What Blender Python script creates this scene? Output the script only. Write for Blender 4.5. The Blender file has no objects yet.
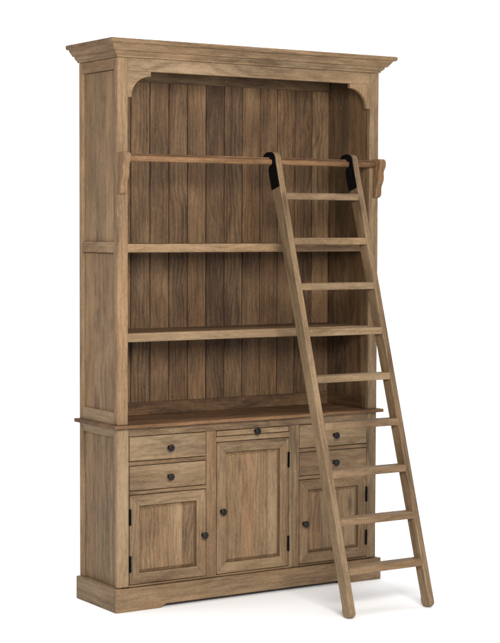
import bpy, bmesh, math, random
from mathutils import Vector, Matrix
random.seed(11)
S = bpy.context.scene
C = S.collection

# ------------------------------------------------------------------ camera
YAW, PITCH, ROLL = math.radians(32.5717), math.radians(3.1167), math.radians(0.1967)
CAM = Vector((-3.4083, -6.3626, 1.6223))
F = Vector((math.sin(YAW) * math.cos(PITCH), math.cos(YAW) * math.cos(PITCH), -math.sin(PITCH)))
R0 = Vector((math.cos(YAW), -math.sin(YAW), 0))
U0 = R0.cross(F)
RX = R0 * math.cos(ROLL) + U0 * math.sin(ROLL)
UX = RX.cross(F)
cd = bpy.data.cameras.new('camera')
cam = bpy.data.objects.new('camera', cd)
C.objects.link(cam)
cam.matrix_world = Matrix(((RX.x, UX.x, -F.x, CAM.x), (RX.y, UX.y, -F.y, CAM.y), (RX.z, UX.z, -F.z, CAM.z), (0, 0, 0, 1)))
cd.sensor_fit = 'HORIZONTAL'
cd.sensor_width = 36
cd.lens = 36 * 1726.667 / 500
cd.clip_end = 200
S.camera = cam

# ------------------------------------------------------------------ light
W = bpy.data.worlds.new('World')
S.world = W
W.use_nodes = True
bg = W.node_tree.nodes['Background']
bg.inputs[0].default_value = (1.0, 0.985, 0.965, 1)
bg.inputs[1].default_value = 0.25
FH = Vector((math.sin(YAW), math.cos(YAW), 0))
RH = Vector((math.cos(YAW), -math.sin(YAW), 0))
MID = Vector((0.675, 0.0, 1.1))

def area(name, loc, target, sx, sy, power, col=(1, 1, 1)):
    l = bpy.data.lights.new(name, 'AREA')
    l.shape = 'RECTANGLE'
    l.size, l.size_y, l.energy, l.color = sx, sy, power, col
    o = bpy.data.objects.new(name, l)
    C.objects.link(o)
    o.location = loc
    o.rotation_euler = (Vector(target) - Vector(loc)).to_track_quat('-Z', 'Y').to_euler()
    return o

area('softbox_key', MID - FH * 4.5 + RH * 0.9 + Vector((0, 0, 1.45)), MID, 2.4, 1.5, 310, (1, 0.97, 0.93))
area('softbox_side', (-1.25, 0.62, 1.40), (0.0, 0.15, 1.2), 0.7, 2.3, 12, (1, 0.97, 0.93))
area('softbox_overhead', MID - FH * 0.2 + Vector((0, 0, 3.4)), MID, 4.0, 3.0, 94, (1, 1, 1))
area('softbox_background', MID + FH * 1.8 + Vector((0, 0, 4.2)), MID + FH * 4.5, 6.0, 1.2, 240, (1, 1, 1))

S.view_settings.view_transform = 'Standard'
S.view_settings.look = 'None'
S.view_settings.exposure = 0.0
S.view_settings.gamma = 1.0

# ------------------------------------------------------------------ materials
def nt_new(name):
    m = bpy.data.materials.new(name)
    m.use_nodes = True
    t = m.node_tree
    return m, t, t.nodes['Principled BSDF']

class NB:
    def __init__(s, t): s.t = t
    def n(s, kind, **kw):
        n = s.t.nodes.new(kind)
        for k, v in kw.items(): setattr(n, k, v)
        return n
    def put(s, sock, v):
        if isinstance(v, bpy.types.NodeSocket): s.t.links.new(v, sock)
        else: sock.default_value = v
    def math(s, op, a, b=0.0, c=0.0, clamp=False):
        n = s.n('ShaderNodeMath', operation=op, use_clamp=clamp)
        s.put(n.inputs[0], a); s.put(n.inputs[1], b); s.put(n.inputs[2], c)
        return n.outputs[0]
    def vmul(s, a, b):
        n = s.n('ShaderNodeVectorMath', operation='MULTIPLY')
        s.put(n.inputs[0], a); s.put(n.inputs[1], b)
        return n.outputs[0]
    def noise(s, v, detail=3.0, rough=0.55, dist=0.0, scale=1.0):
        n = s.n('ShaderNodeTexNoise')
        s.put(n.inputs['Vector'], v)
        n.inputs['Scale'].default_value = scale
        n.inputs['Detail'].default_value = detail
        n.inputs['Roughness'].default_value = rough
        n.inputs['Distortion'].default_value = dist
        return n.outputs['Fac']
    def rng(s, v, a, b, c=0.0, d=1.0):
        n = s.n('ShaderNodeMapRange')
        n.clamp = True
        s.put(n.inputs[0], v)
        for i, x in enumerate((a, b, c, d)): n.inputs[i + 1].default_value = x
        return n.outputs[0]
    def mix(s, f, a, b, blend='MIX'):
        n = s.n('ShaderNodeMix', data_type='RGBA', blend_type=blend)
        s.put(n.inputs[0], f); s.put(n.inputs[6], a); s.put(n.inputs[7], b)
        return n.outputs[2]
    def ramp(s, v, stops):
        n = s.n('ShaderNodeValToRGB')
        e = n.color_ramp.elements
        while len(e) < len(stops): e.new(0.5)
        for el, (p, c) in zip(e, stops):
            el.position = p; el.color = (*c, 1)
        s.put(n.inputs[0], v)
        return n.outputs[0]

def wood(name, gain=1.0):
    m, t, bs = nt_new(name)
    b = NB(t)
    P = b.n('ShaderNodeAttribute', attribute_name='grain').outputs['Vector']
    T = b.n('ShaderNodeAttribute', attribute_name='tone').outputs['Vector']
    ts = b.n('ShaderNodeSeparateXYZ'); t.links.new(T, ts.inputs[0])
    ps = b.n('ShaderNodeSeparateXYZ'); t.links.new(P, ps.inputs[0])
    warp = b.noise(b.vmul(P, (2.2, 6.5, 6.5)), 3, 0.55)
    blotch = b.noise(b.vmul(P, (3.2, 13, 13)), 4, 0.62, 0.8)
    cloud = b.noise(b.vmul(P, (2.2, 5.5, 5.5)), 2, 0.5, 0.3)
    fleck = b.noise(b.vmul(P, (60, 300, 300)), 3, 0.6)
    streak = b.noise(b.vmul(P, (0.8, 62, 62)), 5, 0.66, 0.3)
    line = b.noise(b.vmul(P, (1.5, 190, 190)), 3, 0.6, 0.2)
    dent = b.noise(b.vmul(P, (14, 30, 30)), 3, 0.5)
    fib = b.noise(b.vmul(P, (9, 330, 330)), 3, 0.6)
    pore = b.noise(b.vmul(P, (34, 700, 700)), 2, 0.5)
    # growth rings about an axis that lies outside each board
    r = b.math('SQRT', b.math('ADD', b.math('MULTIPLY', ps.outputs[1], ps.outputs[1]), b.math('MULTIPLY', ps.outputs[2], ps.outputs[2])))
    ph = b.math('ADD', b.math('MULTIPLY', r, 330.0), b.math('MULTIPLY', warp, 40.0))
    ring = b.math('POWER', b.math('MULTIPLY_ADD', b.math('SINE', ph), 0.5, 0.5), 1.6)
    ringw = b.rng(b.noise(b.vmul(P, (0.9, 6, 6)), 1), 0.35, 0.65, 0.25, 1.0)
    ring = b.math('MULTIPLY', ring, ringw)
    v = b.math('MULTIPLY', streak, 0.15)
    v = b.math('MULTIPLY_ADD', blotch, 0.31, v)
    v = b.math('MULTIPLY_ADD', fib, 0.22, v)
    v = b.math('MULTIPLY_ADD', cloud, 0.26, v)
    v = b.math('MULTIPLY_ADD', fleck, 0.22, v)
    v = b.math('MULTIPLY_ADD', ring, -0.078, v)
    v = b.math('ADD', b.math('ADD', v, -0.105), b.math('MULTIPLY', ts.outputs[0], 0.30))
    col = b.ramp(v, [(0.26, (0.034, 0.0200, 0.010)), (0.38, (0.088, 0.055, 0.0280)), (0.50, (0.153, 0.1010, 0.0545)), (0.66, (0.240, 0.168, 0.097))])
    red = b.rng(b.noise(b.vmul(P, (1.1, 11, 11)), 2), 0.48, 0.70, 0, 0.35)
    red = b.math('MULTIPLY_ADD', ts.outputs[1], 1.25, red, clamp=True)
    col = b.mix(b.math('MULTIPLY', red, 0.8), col, b.mix(1.0, col, (1.10, 0.84, 0.66, 1), 'MULTIPLY'))
    gr = b.rng(b.noise(b.vmul(P, (1.4, 16, 16)), 3, 0.6), 0.50, 0.70, 0, 0.7)
    gr = b.math('MULTIPLY_ADD', ts.outputs[2], 0.8, b.math('MULTIPLY', gr, 0.8), clamp=True)
    col = b.mix(b.math('MULTIPLY', gr, 0.8), col, b.mix(1.0, col, (0.86, 0.93, 1.02, 1), 'MULTIPLY'))
    pm = b.rng(pore, 0.58, 0.68, 0, 0.6)
    col = b.mix(pm, col, b.mix(1.0, col, (0.45, 0.40, 0.36, 1), 'MULTIPLY'))
    lm = b.rng(line, 0.58, 0.72, 0, 0.30)
    col = b.mix(lm, col, b.mix(1.0, col, (0.46, 0.40, 0.34, 1), 'MULTIPLY'))
    # handled edges: rubbed pale in places, dirty in others
    bv = b.n('ShaderNodeBevel', samples=4); bv.inputs['Radius'].default_value = 0.004
    ge = b.n('ShaderNodeNewGeometry')
    dt = b.n('ShaderNodeVectorMath', operation='DOT_PRODUCT')
    t.links.new(bv.outputs[0], dt.inputs[0]); t.links.new(ge.outputs['Normal'], dt.inputs[1])
    edge = b.rng(dt.outputs['Value'], 0.99, 0.86)
    en = b.noise(b.vmul(P, (16, 40, 40)), 3, 0.6)
    col = b.mix(b.math('MULTIPLY', edge, b.rng(en, 0.44, 0.60, 0, 0.8)), col, b.mix(1.0, col, (0.42, 0.36, 0.32, 1), 'MULTIPLY'))
    col = b.mix(b.math('MULTIPLY', edge, b.rng(en, 0.48, 0.36, 0, 0.4)), col, b.mix(1.0, col, (1.30, 1.28, 1.24, 1), 'MULTIPLY'))
    # occasional knots
    vo = b.n('ShaderNodeTexVoronoi', feature='F1')
    t.links.new(b.vmul(P, (2.6, 9, 9)), vo.inputs['Vector']); vo.inputs['Scale'].default_value = 1.0
    cs = b.n('ShaderNodeSeparateColor'); t.links.new(vo.outputs['Color'], cs.inputs[0])
    kd = b.math('ADD', vo.outputs['Distance'], b.math('MULTIPLY', b.math('SUBTRACT', streak, 0.5), 0.06))
    kn = b.math('MULTIPLY', b.rng(kd, 0.05, 0.15, 1, 0), b.rng(cs.outputs[0], 0.70, 0.76, 0, 0.85))
    col = b.mix(kn, col, (0.055, 0.030, 0.016, 1))
    if gain != 1.0: col = b.mix(1.0, col, (gain, gain, gain, 1), 'MULTIPLY')
    t.links.new(col, bs.inputs['Base Color'])
    t.links.new(b.rng(streak, 0.3, 0.7, 0.72, 0.54), bs.inputs['Roughness'])
    bs.inputs['Specular IOR Level'].default_value = 0.32
    h = b.math('SUBTRACT', b.math('MULTIPLY_ADD', streak, 0.8, b.math('MULTIPLY', fib, 0.6)), b.math('ADD', b.math('MULTIPLY', pm, 0.8), b.math('MULTIPLY', lm, 0.8)))
    h = b.math('MULTIPLY_ADD', dent, 1.2, h)
    bp = b.n('ShaderNodeBump')
    bp.inputs['Strength'].default_value = 0.35; bp.inputs['Distance'].default_value = 0.0016
    t.links.new(h, bp.inputs['Height']); t.links.new(bp.outputs[0], bs.inputs['Normal'])
    return m

WOOD = wood('weathered_wood', 1.26)

def iron(name, base, metal, rough):
    m, t, bs = nt_new(name)
    b = NB(t)
    tc = b.n('ShaderNodeTexCoord').outputs['Object']
    n = b.noise(tc, 4, 0.6, 0, 60)
    t.links.new(b.mix(b.rng(n, 0.4, 0.7), (*base, 1), (base[0] * 2.0, base[1] * 1.8, base[2] * 1.6, 1)), bs.inputs['Base Color'])
    bs.inputs['Metallic'].default_value = metal
    bs.inputs['Specular IOR Level'].default_value = 0.3 if rough < 0.5 else 0.08
    t.links.new(b.rng(n, 0.3, 0.7, rough - 0.06, rough + 0.12), bs.inputs['Roughness'])
    return m

KNOB = iron('dark_bronze', (0.006, 0.0055, 0.005), 0.0, 0.24)
BLACK = iron('black_iron', (0.0018, 0.0018, 0.0018), 0.0, 0.7)

def white_sweep():
    m, t, bs = nt_new('white_paper')
    b = NB(t)
    tc = b.n('ShaderNodeTexCoord').outputs['Object']
    n = b.noise(tc, 3, 0.5, 0, 2.0)
    t.links.new(b.mix(n, (0.865, 0.875, 0.89, 1), (0.875, 0.885, 0.90, 1)), bs.inputs['Base Color'])
    bs.inputs['Roughness'].default_value = 0.75
    bs.inputs['Specular IOR Level'].default_value = 0.2
    return m
PAPER = white_sweep()

# ------------------------------------------------------------------ mesh builder
AX = {'x': (Vector((1, 0, 0)), Vector((0, 1, 0)), Vector((0, 0, 1))),
      'y': (Vector((0, 1, 0)), Vector((1, 0, 0)), Vector((0, 0, 1))),
      'z': (Vector((0, 0, 1)), Vector((1, 0, 0)), Vector((0, 1, 0)))}

def rtone(v=0.0, red=0.0, grey=0.0, sv=0.16, sr=0.22, sg=0.25):
    return (v + random.uniform(-sv, sv), max(0, red + random.uniform(-sr, sr)), max(0, grey + random.uniform(-sg, sg)))

class MB:
    """Collects boards; each board carries its own grain direction, offset and tone."""
    def __init__(s):
        s.v, s.f, s.g, s.t, s.sm = [], [], [], [], []
    def take(s, bm, axis='x', tone=None, smooth=False):
        a, b_, c = AX[axis] if isinstance(axis, str) else axis
        tone = tone or rtone()
        off = Vector((random.uniform(0, 60), random.choice((-1, 1)) * random.uniform(0.05, 0.16), random.choice((-1, 1)) * random.uniform(0.02, 0.09)))
        sh1, sh2 = random.uniform(-0.012, 0.012), random.uniform(-0.012, 0.012)
        bm.normal_update()
        cen = Vector((0, 0, 0))
        for w in bm.verts: cen += w.co
        cen /= max(1, len(bm.verts))
        base = len(s.v)
        bm.verts.index_update()
        s.v += [tuple(w.co) for w in bm.verts]
        for f in bm.faces:
            s.f.append([base + w.index for w in f.verts]); s.sm.append(smooth)
            for w in f.verts:
                d = w.co - cen
                gx, gy, gz = d.dot(a), d.dot(b_), d.dot(c)
                s.g += [gx + off.x, gy + gx * sh1 + off.y, gz + gx * sh2 + off.z]
                s.t += list(tone)
        bm.free()
    def box(s, x0, x1, y0, y1, z0, z1, axis='x', bev=0.002, tone=None, seg=2):
        bm = bmesh.new()
        bmesh.ops.create_cube(bm, size=1)
        for w in bm.verts:
            w.co = Vector((x0 + (w.co.x + .5) * (x1 - x0), y0 + (w.co.y + .5) * (y1 - y0), z0 + (w.co.z + .5) * (z1 - z0)))
        if bev: bmesh.ops.bevel(bm, geom=bm.edges[:], offset=bev, segments=seg, profile=0.5, affect='EDGES', clamp_overlap=True)
        s.take(bm, axis, tone)
        return s
    def prism(s, pts, ax, lo, hi, axis='x', bev=0.0, tone=None, seg=2):
        """Polygon (2-D points) extruded along world axis ax from lo to hi."""
        def co(p, h):
            return {'x': Vector((h, p[0], p[1])), 'y': Vector((p[0], h, p[1])), 'z': Vector((p[0], p[1], h))}[ax]
        bm = bmesh.new()
        A = [bm.verts.new(co(p, lo)) for p in pts]
        B = [bm.verts.new(co(p, hi)) for p in pts]
        n = len(pts)
        fa = bm.faces.new(A); fb = bm.faces.new(B[::-1])
        for i in range(n):
            bm.faces.new((A[(i + 1) % n], A[i], B[i], B[(i + 1) % n]))
        bmesh.ops.recalc_face_normals(bm, faces=bm.faces[:])
        if bev:
            es = set(fa.edges) | set(fb.edges)
            bmesh.ops.bevel(bm, geom=list(es), offset=bev, segments=seg, profile=0.5, affect='EDGES', clamp_overlap=True)
        big = [f for f in bm.faces if len(f.verts) > 4]
        if big: bmesh.ops.triangulate(bm, faces=big)
        s.take(bm, axis, tone)
        return s
    def lathe(s, prof, org, d, n=24, axis='x', tone=None):
        """prof: (radius, distance along d) from org."""
        d = Vector(d).normalized()
        u = d.orthogonal().normalized(); w_ = d.cross(u)
        bm = bmesh.new()
        rings = []
        for r, h in prof:
            if r < 1e-6:
                rings.append([bm.verts.new(Vector(org) + d * h)])
            else:
                rings.append([bm.verts.new(Vector(org) + d * h + (u * math.cos(2 * math.pi * k / n) + w_ * math.sin(2 * math.pi * k / n)) * r) for k in range(n)])
        for p, q in zip(rings, rings[1:]):
            for k in range(n):
                j = (k + 1) % n
                if len(p) == 1 and len(q) == 1: continue
                if len(p) == 1: bm.faces.new((p[0], q[k], q[j]))
                elif len(q) == 1: bm.faces.new((p[k], q[0], p[j]))
                else: bm.faces.new((p[k], q[k], q[j], p[j]))
        bmesh.ops.recalc_face_normals(bm, faces=bm.faces[:])
        s.take(bm, axis, tone, True)
        return s
    def build(s, name, mat, parent=None, label=None):
        me = bpy.data.meshes.new(name)
        me.from_pydata(s.v, [], s.f)
        g = me.attributes.new('grain', 'FLOAT_VECTOR', 'CORNER'); g.data.foreach_set('vector', s.g)
        t = me.attributes.new('tone', 'FLOAT_VECTOR', 'CORNER'); t.data.foreach_set('vector', s.t)
        me.polygons.foreach_set('use_smooth', s.sm)
        me.materials.append(mat); me.update()
        o = bpy.data.objects.new(name, me)
        C.objects.link(o)
        if parent is not None: o.parent = parent
        if label: o['label'] = label
        return o

def thing(name, label, cat, loc):
    o = bpy.data.objects.new(name, None)
    C.objects.link(o)
    o.location = loc; o['label'] = label; o['category'] = cat
    return o

# ------------------------------------------------------------------ setting: the white studio sweep
def sweep():
    prof = [(-10.0, 0.0), (3.2, 0.0)]
    for i in range(1, 13):
        a = math.pi / 2 * i / 12
        prof.append((3.2 + 1.8 * math.sin(a), 1.8 - 1.8 * math.cos(a)))
    prof.append((5.0, 8.0))
    vs, fs = [], []
    for s_, z in prof:
        for k in (-9, 9):
            p = Vector((MID.x, MID.y, 0)) + FH * s_ + RH * k
            vs.append((p.x, p.y, z))
    for i in range(len(prof) - 1):
        fs.append((2 * i, 2 * i + 1, 2 * i + 3, 2 * i + 2))
    me = bpy.data.meshes.new('floor')
    me.from_pydata(vs, [], fs)
    me.polygons.foreach_set('use_smooth', [True] * len(fs))
    me.materials.append(PAPER); me.update()
    o = bpy.data.objects.new('floor', me)
    C.objects.link(o)
    o['kind'] = 'structure'; o['label'] = 'seamless white studio floor curving up into a white backdrop'
sweep()

# ------------------------------------------------------------------ the bookcase
WD, D = 1.35, 0.35
case = thing('bookcase', 'tall weathered wood bookcase with open shelves above drawers and panelled doors', 'bookcase', (0, 0, 0))

# plinth: front board with a shallow cut-out between its two feet, and two returns
p = 0.018
m = MB()
m.prism([(-p, 0), (0.195, 0), (0.205, 0.004), (0.228, 0.015), (1.122, 0.015), (1.145, 0.004), (1.155, 0), (WD + p, 0), (WD + p, 0.0994), (-p, 0.0994)],
        'y', -p, 0.0, 'x', 0.004, rtone(0.05, 0.1, 0.1))
m.box(-p, 0.0215, 0.0015, D, 0.0, 0.0990, 'y', 0.004, rtone(0.1, 0, 0.1))
m.box(WD - 0.0215, WD + p, 0.0015, D, 0.0, 0.0990, 'y', 0.004)
m.build('plinth', WOOD, case)

# lower carcass: bottom, back and the face frame
m = MB()
m.box(0.0225, WD - 0.0225, 0.0245, D - 0.016, 0.085, 0.1035, 'x', 0)
m.box(0.0228, WD - 0.0228, D - 0.014, D - 0.002, 0.02, 0.775, 'z', 0)
for a, b_ in ((0.4515, 0.4695), (0.8845, 0.9025)): m.box(a, b_, 0.026, D - 0.016, 0.1035, 0.772, 'z', 0)
m.box(0.0235, WD - 0.0235, 0.026, D - 0.016, 0.499, 0.505, 'x', 0)
m.build('base_carcass', WOOD, case)

m = MB()
zt, zb = 0.776, 0.1002
m.box(0.0, 0.055, 0, 0.024, zb, zt, 'z', 0.005, rtone(0.15, 0.05, 0.1), 3)
m.box(1.298, WD, 0, 0.024, zb, zt, 'z', 0.005, rtone(0.0, 0.1, 0.1), 3)
m.box(0.4355, 0.4855, 0, 0.024, zb, 0.741, 'z', 0.0018, rtone(0.1, 0.25, 0))
m.box(0.8665, 0.9200, 0, 0.024, zb, 0.741, 'z', 0.0018, rtone(0.0, 0.05, 0.2))
m.box(0.055, 1.298, 0.0006, 0.024, 0.7412, zt, 'x', 0.0015, rtone(0.02, 0, 0.45))
for a, b_ in ((0.055, 0.4355), (0.9200, 1.298)):
    m.box(a, b_, 0.0006, 0.024, 0.6165, 0.6325, 'x', 0.0015)
    m.box(a, b_, 0.0006, 0.024, 0.4925, 0.5075, 'x', 0.0015, rtone(0.12))
m.box(0.4855, 0.8665, 0.0006, 0.024, 0.6905, 0.7125, 'x', 0.0015)
for a, b_ in ((0.055, 0.4355), (0.4855, 0.8665), (0.9200, 1.298)):
    m.box(a, b_, 0.0008, 0.024, zb, 0.1085, 'x', 0.001)
m.build('face_frame', WOOD, case)

# sides, lower then upper: stiles, rails and a sunk panel of joined boards
def side(xo, inw, z0, z1, rails, panels, nb, name):
    """xo outer face, inw +1/-1 direction to the inside."""
    m = MB()
    def b(d0, d1, *a, **k):
        x0, x1 = sorted((xo + inw * d0, xo + inw * d1))
        m.box(x0, x1, *a, **k)
    b(0.0008, 0.022, 0.0245, 0.0335, z0, z1, axis='z', bev=0.0012, tone=rtone(0.12))
    b(0.0005, 0.022, 0.320, D, z0, z1, axis='z', bev=0.002, tone=rtone(0.05))
    for a, c in rails: b(0.0008, 0.022, 0.0335, 0.320, a, c, axis='y', bev=0.0018, tone=rtone(0.08, 0, 0.15))
    o = m.build(name, WOOD, case)
    for a, c in panels:
        q = MB()
        e = [0.0335 + (0.3165 - 0.0335) * (i + random.uniform(-0.12, 0.12) * (0 < i < nb)) / nb for i in range(nb + 1)]
        for i in range(nb):
            x0, x1 = sorted((xo + inw * 0.012, xo + inw * 0.020))
            q.box(x0, x1, e[i], e[i + 1], a, c - 0.0025, 'z', 0.0006, rtone(0.06, 0.12, 0.2, 0.10, .2, .3), 1)
        q.build('panel', WOOD, o)
for xo, inw in ((0.0, 1), (WD, -1)):
    side(xo, inw, 0.0995, 0.7755, [(0.738, 0.7755)], [(0.0995, 0.738)], 4, 'base_side')
    side(xo, inw, 0.7915, 2.326, [(0.7915, 0.843), (1.514, 1.560), (2.279, 2.326)], [(0.843, 1.514), (1.560, 2.279)], 3, 'upper_side')

# counter
c = 0.024
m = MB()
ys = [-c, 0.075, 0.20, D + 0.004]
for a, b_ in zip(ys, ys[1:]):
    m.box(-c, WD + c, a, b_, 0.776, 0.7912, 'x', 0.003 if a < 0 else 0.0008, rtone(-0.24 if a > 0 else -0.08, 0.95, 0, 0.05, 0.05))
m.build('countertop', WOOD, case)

# drawers, tray, doors
def knob(x, z, y, par):
    q = MB()
    q.lathe([(0.0095, 0), (0.0095, 0.002), (0.006, 0.004), (0.0055, 0.012), (0.009, 0.0145), (0.0135, 0.017), (0.0150, 0.0205), (0.0148, 0.0235),
             (0.0128, 0.0262), (0.0105, 0.0272), (0.0098, 0.0264), (0.0060, 0.0268), (0.0, 0.0278)], (x, y, z), (0, -1, 0), 28)
    q.build('knob', KNOB, par)

def drawer(x0, x1, z0, z1, kx, kz, tone, name='drawer'):
    m = MB()
    g = 0.0029
    m.box(x0 + g, x1 - g, 0.0004, 0.020, z0 + g, z1 - g, 'x', 0.0022, tone)
    if name == 'drawer':
        for a in (x0 + 0.012, x1 - 0.022): m.box(a, a + 0.010, 0.020, 0.300, z0 + 0.01, z1 - 0.02, 'y', 0)
        m.box(x0 + 0.022, x1 - 0.022, 0.020, 0.300, z0 + 0.010, z0 + 0.014, 'x', 0)
    else:
        m.box(x0 + 0.012, x1 - 0.012, 0.020, 0.300, z0 + 0.006, z1 - 0.006, 'y', 0)
    o = m.build(name, WOOD, case)
    knob(kx, kz, 0.0004, o)
for x0, x1 in ((0.055, 0.4355), (0.9200, 1.298)):
    k = (x0 + x1) / 2 + 0.004
    drawer(x0, x1, 0.6325, 0.7412, k, 0.683, rtone(0.10, 0.05, 0.15))
    drawer(x0, x1, 0.5075, 0.6165, k, 0.559, rtone(-0.02, 0, 0.45))
drawer(0.4855, 0.8665, 0.7125, 0.7412, 0.688, 0.7275, rtone(0.05, 0.1, 0.2), 'pull_out_tray')

def door(x0, x1, z0, z1, knob_right, zk, hz):
    g, fw, y0, y1 = 0.0030, 0.046, 0.0004, 0.021
    x0 += g; x1 -= g; z0 += g; z1 -= g
    i0, i1, j0, j1 = x0 + fw, x1 - fw, z0 + fw, z1 - fw
    m = MB()
    e = 0.0001
    m.prism([(x0, z0), (i0 - e, j0), (i0 - e, j1), (x0, z1)], 'y', y0, y1, 'z', 0.0005, rtone(0.05, 0.05, 0.1, .06, .08, .1))
    m.prism([(x1, z0), (x1, z1), (i1 + e, j1), (i1 + e, j0)], 'y', y0, y1, 'z', 0.0005, rtone(0.03, 0.1, 0.1, .06, .08, .1))
    m.prism([(x0 + 2 * e, z1), (i0, j1 + e), (i1, j1 + e), (x1 - 2 * e, z1)], 'y', y0, y1, 'x', 0.0005, rtone(0.03, 0.05, 0.15, .06, .08, .1))
    m.prism([(x0 + 2 * e, z0), (x1 - 2 * e, z0), (i1, j0 - e), (i0, j0 - e)], 'y', y0, y1, 'x', 0.0005, rtone(0.05, 0.05, 0.1, .06, .08, .1))
    o = m.build('door', WOOD, case)
    # raised panel of three or four glued boards, sunk edge all round
    q = MB()
    nb = 4
    bx = [i0 + 0.0015 + (i1 - i0 - 0.003) * (k + random.uniform(-0.2, 0.2) * (0 < k < nb)) / nb for k in range(nb + 1)]
    rb = 0.011
    for k in range(nb):
        a, b_ = bx[k], bx[k + 1]
        tn = rtone(0.05, 0.12, 0.2, 0.07, 0.18, 0.2)
        bm = bmesh.new()
        la = rb if k == 0 else 0; lb = rb if k == nb - 1 else 0
        def ring(y, ea, eb, ez):
            return [bm.verts.new((a + ea, y, j0 + 0.0015 + ez)), bm.verts.new((b_ - eb, y, j0 + 0.0015 + ez)),
                    bm.verts.new((b_ - eb, y, j1 - 0.0015 - ez)), bm.verts.new((a + ea, y, j1 - 0.0015 - ez))]
        r0 = ring(0.017, 0, 0, 0)
        r1 = ring(0.0135, 0, 0, 0)
        s1 = 0.0035 if la else 0; s2 = 0.0035 if lb else 0
        r2 = ring(0.0130, s1, s2, 0.0035)
        r3 = ring(0.0060, la, lb, rb)
        r4 = ring(0.0042, la + (0.0012 if la else 0), lb + (0.0012 if lb else 0), rb + 0.0012)
        for u, w in ((r0, r1), (r1, r2), (r2, r3), (r3, r4)):
            for n in range(4):
                bm.faces.new((u[n], u[(n + 1) % 4], w[(n + 1) % 4], w[n]))
        bm.faces.new(r4); bm.faces.new(r0[::-1])
        bmesh.ops.recalc_face_normals(bm, faces=bm.faces[:])
        q.take(bm, 'z', tn)
    q.build('panel', WOOD, o)
    knob((x1 - 0.0135) if knob_right else (x0 + 0.0245), zk, y0, o)
    hx = x0 + 0.001 if knob_right else x1 - 0.001
    for z in hz:
        h = MB()
        h.lathe([(0.0, 0), (0.0028, 0.0), (0.0046, 0.002), (0.0046, 0.0225), (0.0034, 0.023), (0.0034, 0.0238), (0.0046, 0.0243), (0.0046, 0.0455), (0.0034, 0.046), (0.0034, 0.0468), (0.0046, 0.0473), (0.0046, 0.068), (0.0028, 0.070), (0, 0.070)], (hx, -0.0028, z), (0, 0, 1), 14)
        h.box(hx - 0.0052, hx + 0.0052, -0.0008, 0.0003, z + 0.002, z + 0.068, 'z', 0.0003, None, 1)
        h.build('hinge', BLACK, o)
door(0.055, 0.4355, 0.1085, 0.4925, True, 0.291, (0.164, 0.364))
door(0.4855, 0.8665, 0.1085, 0.6905, False, 0.385, (0.177, 0.554))
door(0.9200, 1.298, 0.1085, 0.4925, False, 0.292, (0.164, 0.364))

# upper frame
m = MB()
m.box(0.0, 0.050, 0, 0.024, 0.7915, 2.3265, 'z', 0.003, rtone(0.20, 0.05, 0.2, 0.03))
m.box(1.300, WD, 0, 0.024, 0.7915, 2.3265, 'z', 0.003, rtone(0.10, 0.05, 0.15, 0.03))
m.box(0.050, 1.300, 0.0008, 0.024, 2.273, 2.3265, 'x', 0.002, rtone(0.16, 0.05, 0.2, 0.03))
m.build('upper_frame', WOOD, case)
for sgn, base in ((1, 0.050), (-1, 1.300)):
    pts = [(0.0, 2.273), (0.0, 2.163), (0.0165, 2.163)]
    for k in range(0, 15):
        a = math.pi - math.pi / 2 * k / 14
        pts.append((0.111 + 0.0925 * math.cos(a) , 2.165 + 0.0875 * math.sin(a)))
    pts += [(0.111, 2.273)]
    m = MB()
    m.prism([(base + sgn * x, z) for x, z in pts], 'y', 0.002, 0.021, 'x' if sgn > 0 else 'z', 0.0015, rtone(0.16, 0.05, 0.2, .04))
    m.build('corner_bracket', WOOD, case)

# back boards, back rail, skirting, side lining, ceiling
m = MB()
n = 13
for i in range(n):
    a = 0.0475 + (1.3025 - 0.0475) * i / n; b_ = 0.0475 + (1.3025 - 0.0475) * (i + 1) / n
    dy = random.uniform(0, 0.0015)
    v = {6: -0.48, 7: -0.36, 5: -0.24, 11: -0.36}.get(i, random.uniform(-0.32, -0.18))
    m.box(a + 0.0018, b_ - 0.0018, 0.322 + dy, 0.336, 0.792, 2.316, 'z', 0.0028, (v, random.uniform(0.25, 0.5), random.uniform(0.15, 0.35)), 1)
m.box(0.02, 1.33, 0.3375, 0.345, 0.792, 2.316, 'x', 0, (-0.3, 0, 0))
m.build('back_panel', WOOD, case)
m = MB()
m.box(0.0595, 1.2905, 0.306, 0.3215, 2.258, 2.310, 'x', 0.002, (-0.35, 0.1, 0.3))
m.build('back_rail', WOOD, case)
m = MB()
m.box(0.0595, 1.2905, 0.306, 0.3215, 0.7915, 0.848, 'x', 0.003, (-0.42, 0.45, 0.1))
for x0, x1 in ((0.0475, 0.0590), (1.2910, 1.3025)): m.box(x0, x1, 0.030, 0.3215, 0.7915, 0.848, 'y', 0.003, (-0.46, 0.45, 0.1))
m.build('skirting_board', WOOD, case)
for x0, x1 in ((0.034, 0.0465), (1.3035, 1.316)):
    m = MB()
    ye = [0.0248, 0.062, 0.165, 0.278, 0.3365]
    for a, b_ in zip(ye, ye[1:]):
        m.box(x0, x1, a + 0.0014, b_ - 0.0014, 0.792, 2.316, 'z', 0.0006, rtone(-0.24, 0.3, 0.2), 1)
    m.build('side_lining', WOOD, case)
m = MB()
m.box(0.022, 1.328, 0.025, 0.345, 2.317, 2.3265, 'x', 0, rtone(-0.1))
m.build('ceiling_board', WOOD, case)

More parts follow.
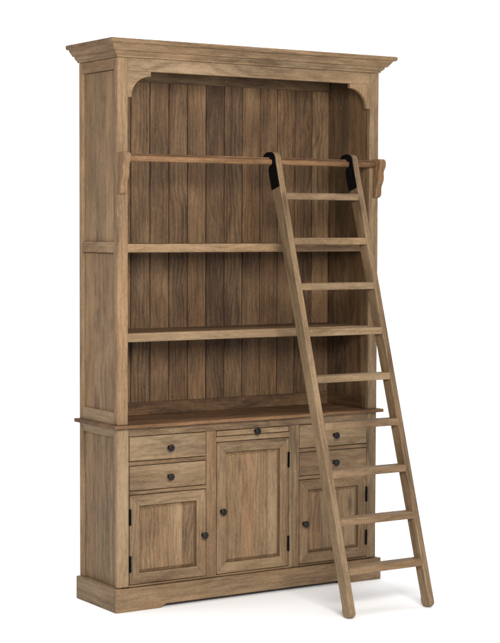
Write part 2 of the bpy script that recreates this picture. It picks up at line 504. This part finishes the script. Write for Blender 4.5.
# shelves
for z0, z1 in ((1.5155, 1.5525), (1.1390, 1.1760)):
    m = MB()
    m.box(0.0475, 1.3025, 0.004, 0.034, z0, z1, 'x', 0.003, rtone(0.16, 0.15, 0.1, 0.06))
    for a, b_ in ((0.034, 0.17), (0.17, 0.3205)):
        m.box(0.0475, 1.3025, a, b_, z0 + 0.002, z1 - 0.0005, 'x', 0.001, rtone(-0.15, 0.35, 0, 0.08))
    m.build('shelf', WOOD, case)

# cornice: three mitred lengths of moulding and a lid
prof = [(-0.024, 2.327), (-0.024, 2.398), (0.055, 2.400), (0.0595, 2.3978), (0.0608, 2.394), (0.0595, 2.3835), (0.0565, 2.3800), (0.0465, 2.3792),
        (0.0450, 2.3770), (0.0410, 2.3700), (0.0345, 2.3620), (0.0310, 2.3570), (0.0300, 2.3530), (0.0190, 2.3520), (0.0190, 2.3470), (0.0165, 2.3420),
        (0.0120, 2.3390), (0.0115, 2.3360), (0.0060, 2.3350), (0.0055, 2.3272)]
m = MB()
def mould(P0, P1, axis, tone):
    bm = bmesh.new()
    A = [bm.verts.new(P0(o, z)) for o, z in prof]; B = [bm.verts.new(P1(o, z)) for o, z in prof]
    k = len(prof)
    for i in range(k): bm.faces.new((A[i], A[(i + 1) % k], B[(i + 1) % k], B[i]))
    fs = [bm.faces.new(A[::-1]), bm.faces.new(B)]
    bmesh.ops.recalc_face_normals(bm, faces=bm.faces[:])
    bmesh.ops.triangulate(bm, faces=fs)
    m.take(bm, axis, tone)
mould(lambda o, z: Vector((-o, D + 0.006, z)), lambda o, z: Vector((-o, -o + 0.0002, z)), 'y', rtone(0.12, 0.05, 0.1, .04))
mould(lambda o, z: Vector((-o + 0.0002, -o, z)), lambda o, z: Vector((WD + o - 0.0002, -o, z)), 'x', rtone(0.05, 0.1, 0.15, .04))
mould(lambda o, z: Vector((WD + o, -o + 0.0002, z)), lambda o, z: Vector((WD + o, D + 0.006, z)), 'y', rtone(0.05))
m.box(0.0242, WD - 0.0242, 0.0242, D + 0.004, 2.3275, 2.3965, 'x', 0.001)
m.build('cornice', WOOD, case)

# ladder rail and its two scrolled brackets
ROD = (-0.0155, 1.909)
m = MB()
m.lathe([(0, 0.024), (0.0125, 0.024)] + [(0.0125, 0.024 + i * 0.1302) for i in range(1, 10)] + [(0.0125, 1.326), (0, 1.326)], (0, ROD[0], ROD[1]), (1, 0, 0), 24, 'x', (-0.02, 0.95, 0.0))
m.build('ladder_rail', WOOD, case)
m = MB()
m.box(0.0355, 1.3145, -0.0075, -0.0005, 1.9225, 1.9295, 'x', 0.0012, (-0.25, 0.8, 0.1))
m.build('rail_strip', WOOD, case)
sc = [(-0.0005, 1.935), (-0.044, 1.935), (-0.051, 1.9325), (-0.056, 1.928), (-0.0595, 1.921), (-0.061, 1.913), (-0.0600, 1.904), (-0.0560, 1.894), (-0.0495, 1.885), (-0.0450, 1.876), (-0.0440, 1.866), (-0.0455, 1.856), (-0.0455, 1.845), (-0.0420, 1.833), (-0.0355, 1.822), (-0.0295, 1.812), (-0.0268, 1.801), (-0.0275, 1.789), (-0.0275, 1.778), (-0.0225, 1.766), (-0.0120, 1.760), (-0.0005, 1.759)]
for x0, x1 in ((0.001, 0.033), (1.317, 1.349)):
    m = MB()
    m.prism(sc, 'x', x0, x1, 'z', 0.0018, rtone(0.0, 0.55, 0, .04))
    m.build('rail_bracket', WOOD, case)

# ------------------------------------------------------------------ the ladder
XL, XR, RW, DH, Y0, K = 0.7535, 1.1690, 0.0292, 0.065, -0.639, 0.306
lad = thing('ladder', 'wooden library ladder with nine treads and black hooks leaning on the rail', 'ladder', (0, 0, 0))
yF = lambda z: Y0 + K * z
yB = lambda z: Y0 + K * z + DH
un = Vector((0, K, 1)).normalized()
RAILAX = (un, Vector((1, 0, 0)), un.cross(Vector((1, 0, 0))))
def rail(x0, tone):
    x1 = x0 + RW
    foot = []
    zc = 0.030
    cy = (yF(zc) + yB(zc)) / 2
    for k in range(0, 13):       # rounded foot, from the back round to the front
        a = -math.pi * k / 12 + 0.29
        foot.append((cy + 0.0312 * math.cos(a) , 0.0312 + 0.0312 * math.sin(a)))
    top = [(yF(1.915), 1.915), (-0.0500, 1.930), (-0.0430, 1.942), (-0.0330, 1.949), (-0.020, 1.952), (-0.006, 1.951), (0.008, 1.946), (0.0200, 1.937), (0.0260, 1.925), (0.0210, 1.917), (0.0140, 1.917)]
    notch = [(0.000, 1.9232), (-0.0155, 1.9232), (-0.0250, 1.9195), (-0.0295, 1.912), (-0.0295, 1.903), (-0.026, 1.896), (-0.016, 1.891), (yB(1.880) + 0.001, 1.880)]
    m = MB()
    m.prism(foot + top + notch, 'x', x0, x1, RAILAX, 0.0028, tone)
    o = m.build('side_rail', WOOD, lad)
    plate = [(yF(1.803) + 0.003, 1.803), (yF(1.86) + 0.003, 1.86), (yF(1.912) + 0.003, 1.912), (-0.0475, 1.930), (-0.041, 1.942), (-0.031, 1.9490), (-0.018, 1.9525), (0.000, 1.9530), (0.018, 1.951),
             (0.033, 1.944), (0.045, 1.933), (0.050, 1.920), (0.044, 1.913), (0.034, 1.916), (0.020, 1.921), (0.004, 1.9232), (-0.0155, 1.9232), (-0.0250, 1.9195), (-0.0295, 1.912), (-0.0295, 1.903), (-0.026, 1.897), (-0.012, 1.894),
             (-0.006, 1.890), (-0.001, 1.875), (yB(1.850) + 0.003, 1.850), (yB(1.822) + 0.002, 1.822), (yB(1.786) + 0.001, 1.786)]
    q = MB()
    q.prism(plate, 'x', x0 - 0.0042, x0 - 0.0002, 'z', 0.0)
    q.build('hook_plate', BLACK, o)
rail(XL, (0.08, 0.0, 0.45))
rail(XR, (0.04, 0.0, 0.30))
for i in range(9):
    zt = 1.7745 - 0.1962 * i
    m = MB()
    yf = yF(zt - 0.015)
    m.box(XL + RW - 0.0006, XR + 0.0006, yf + 0.0015, yf + 0.0625, zt - 0.030, zt, 'x', 0.0028, rtone(0.12, 0.0, 0.25, .08, .15, .15))
    m.build('tread', WOOD, lad)
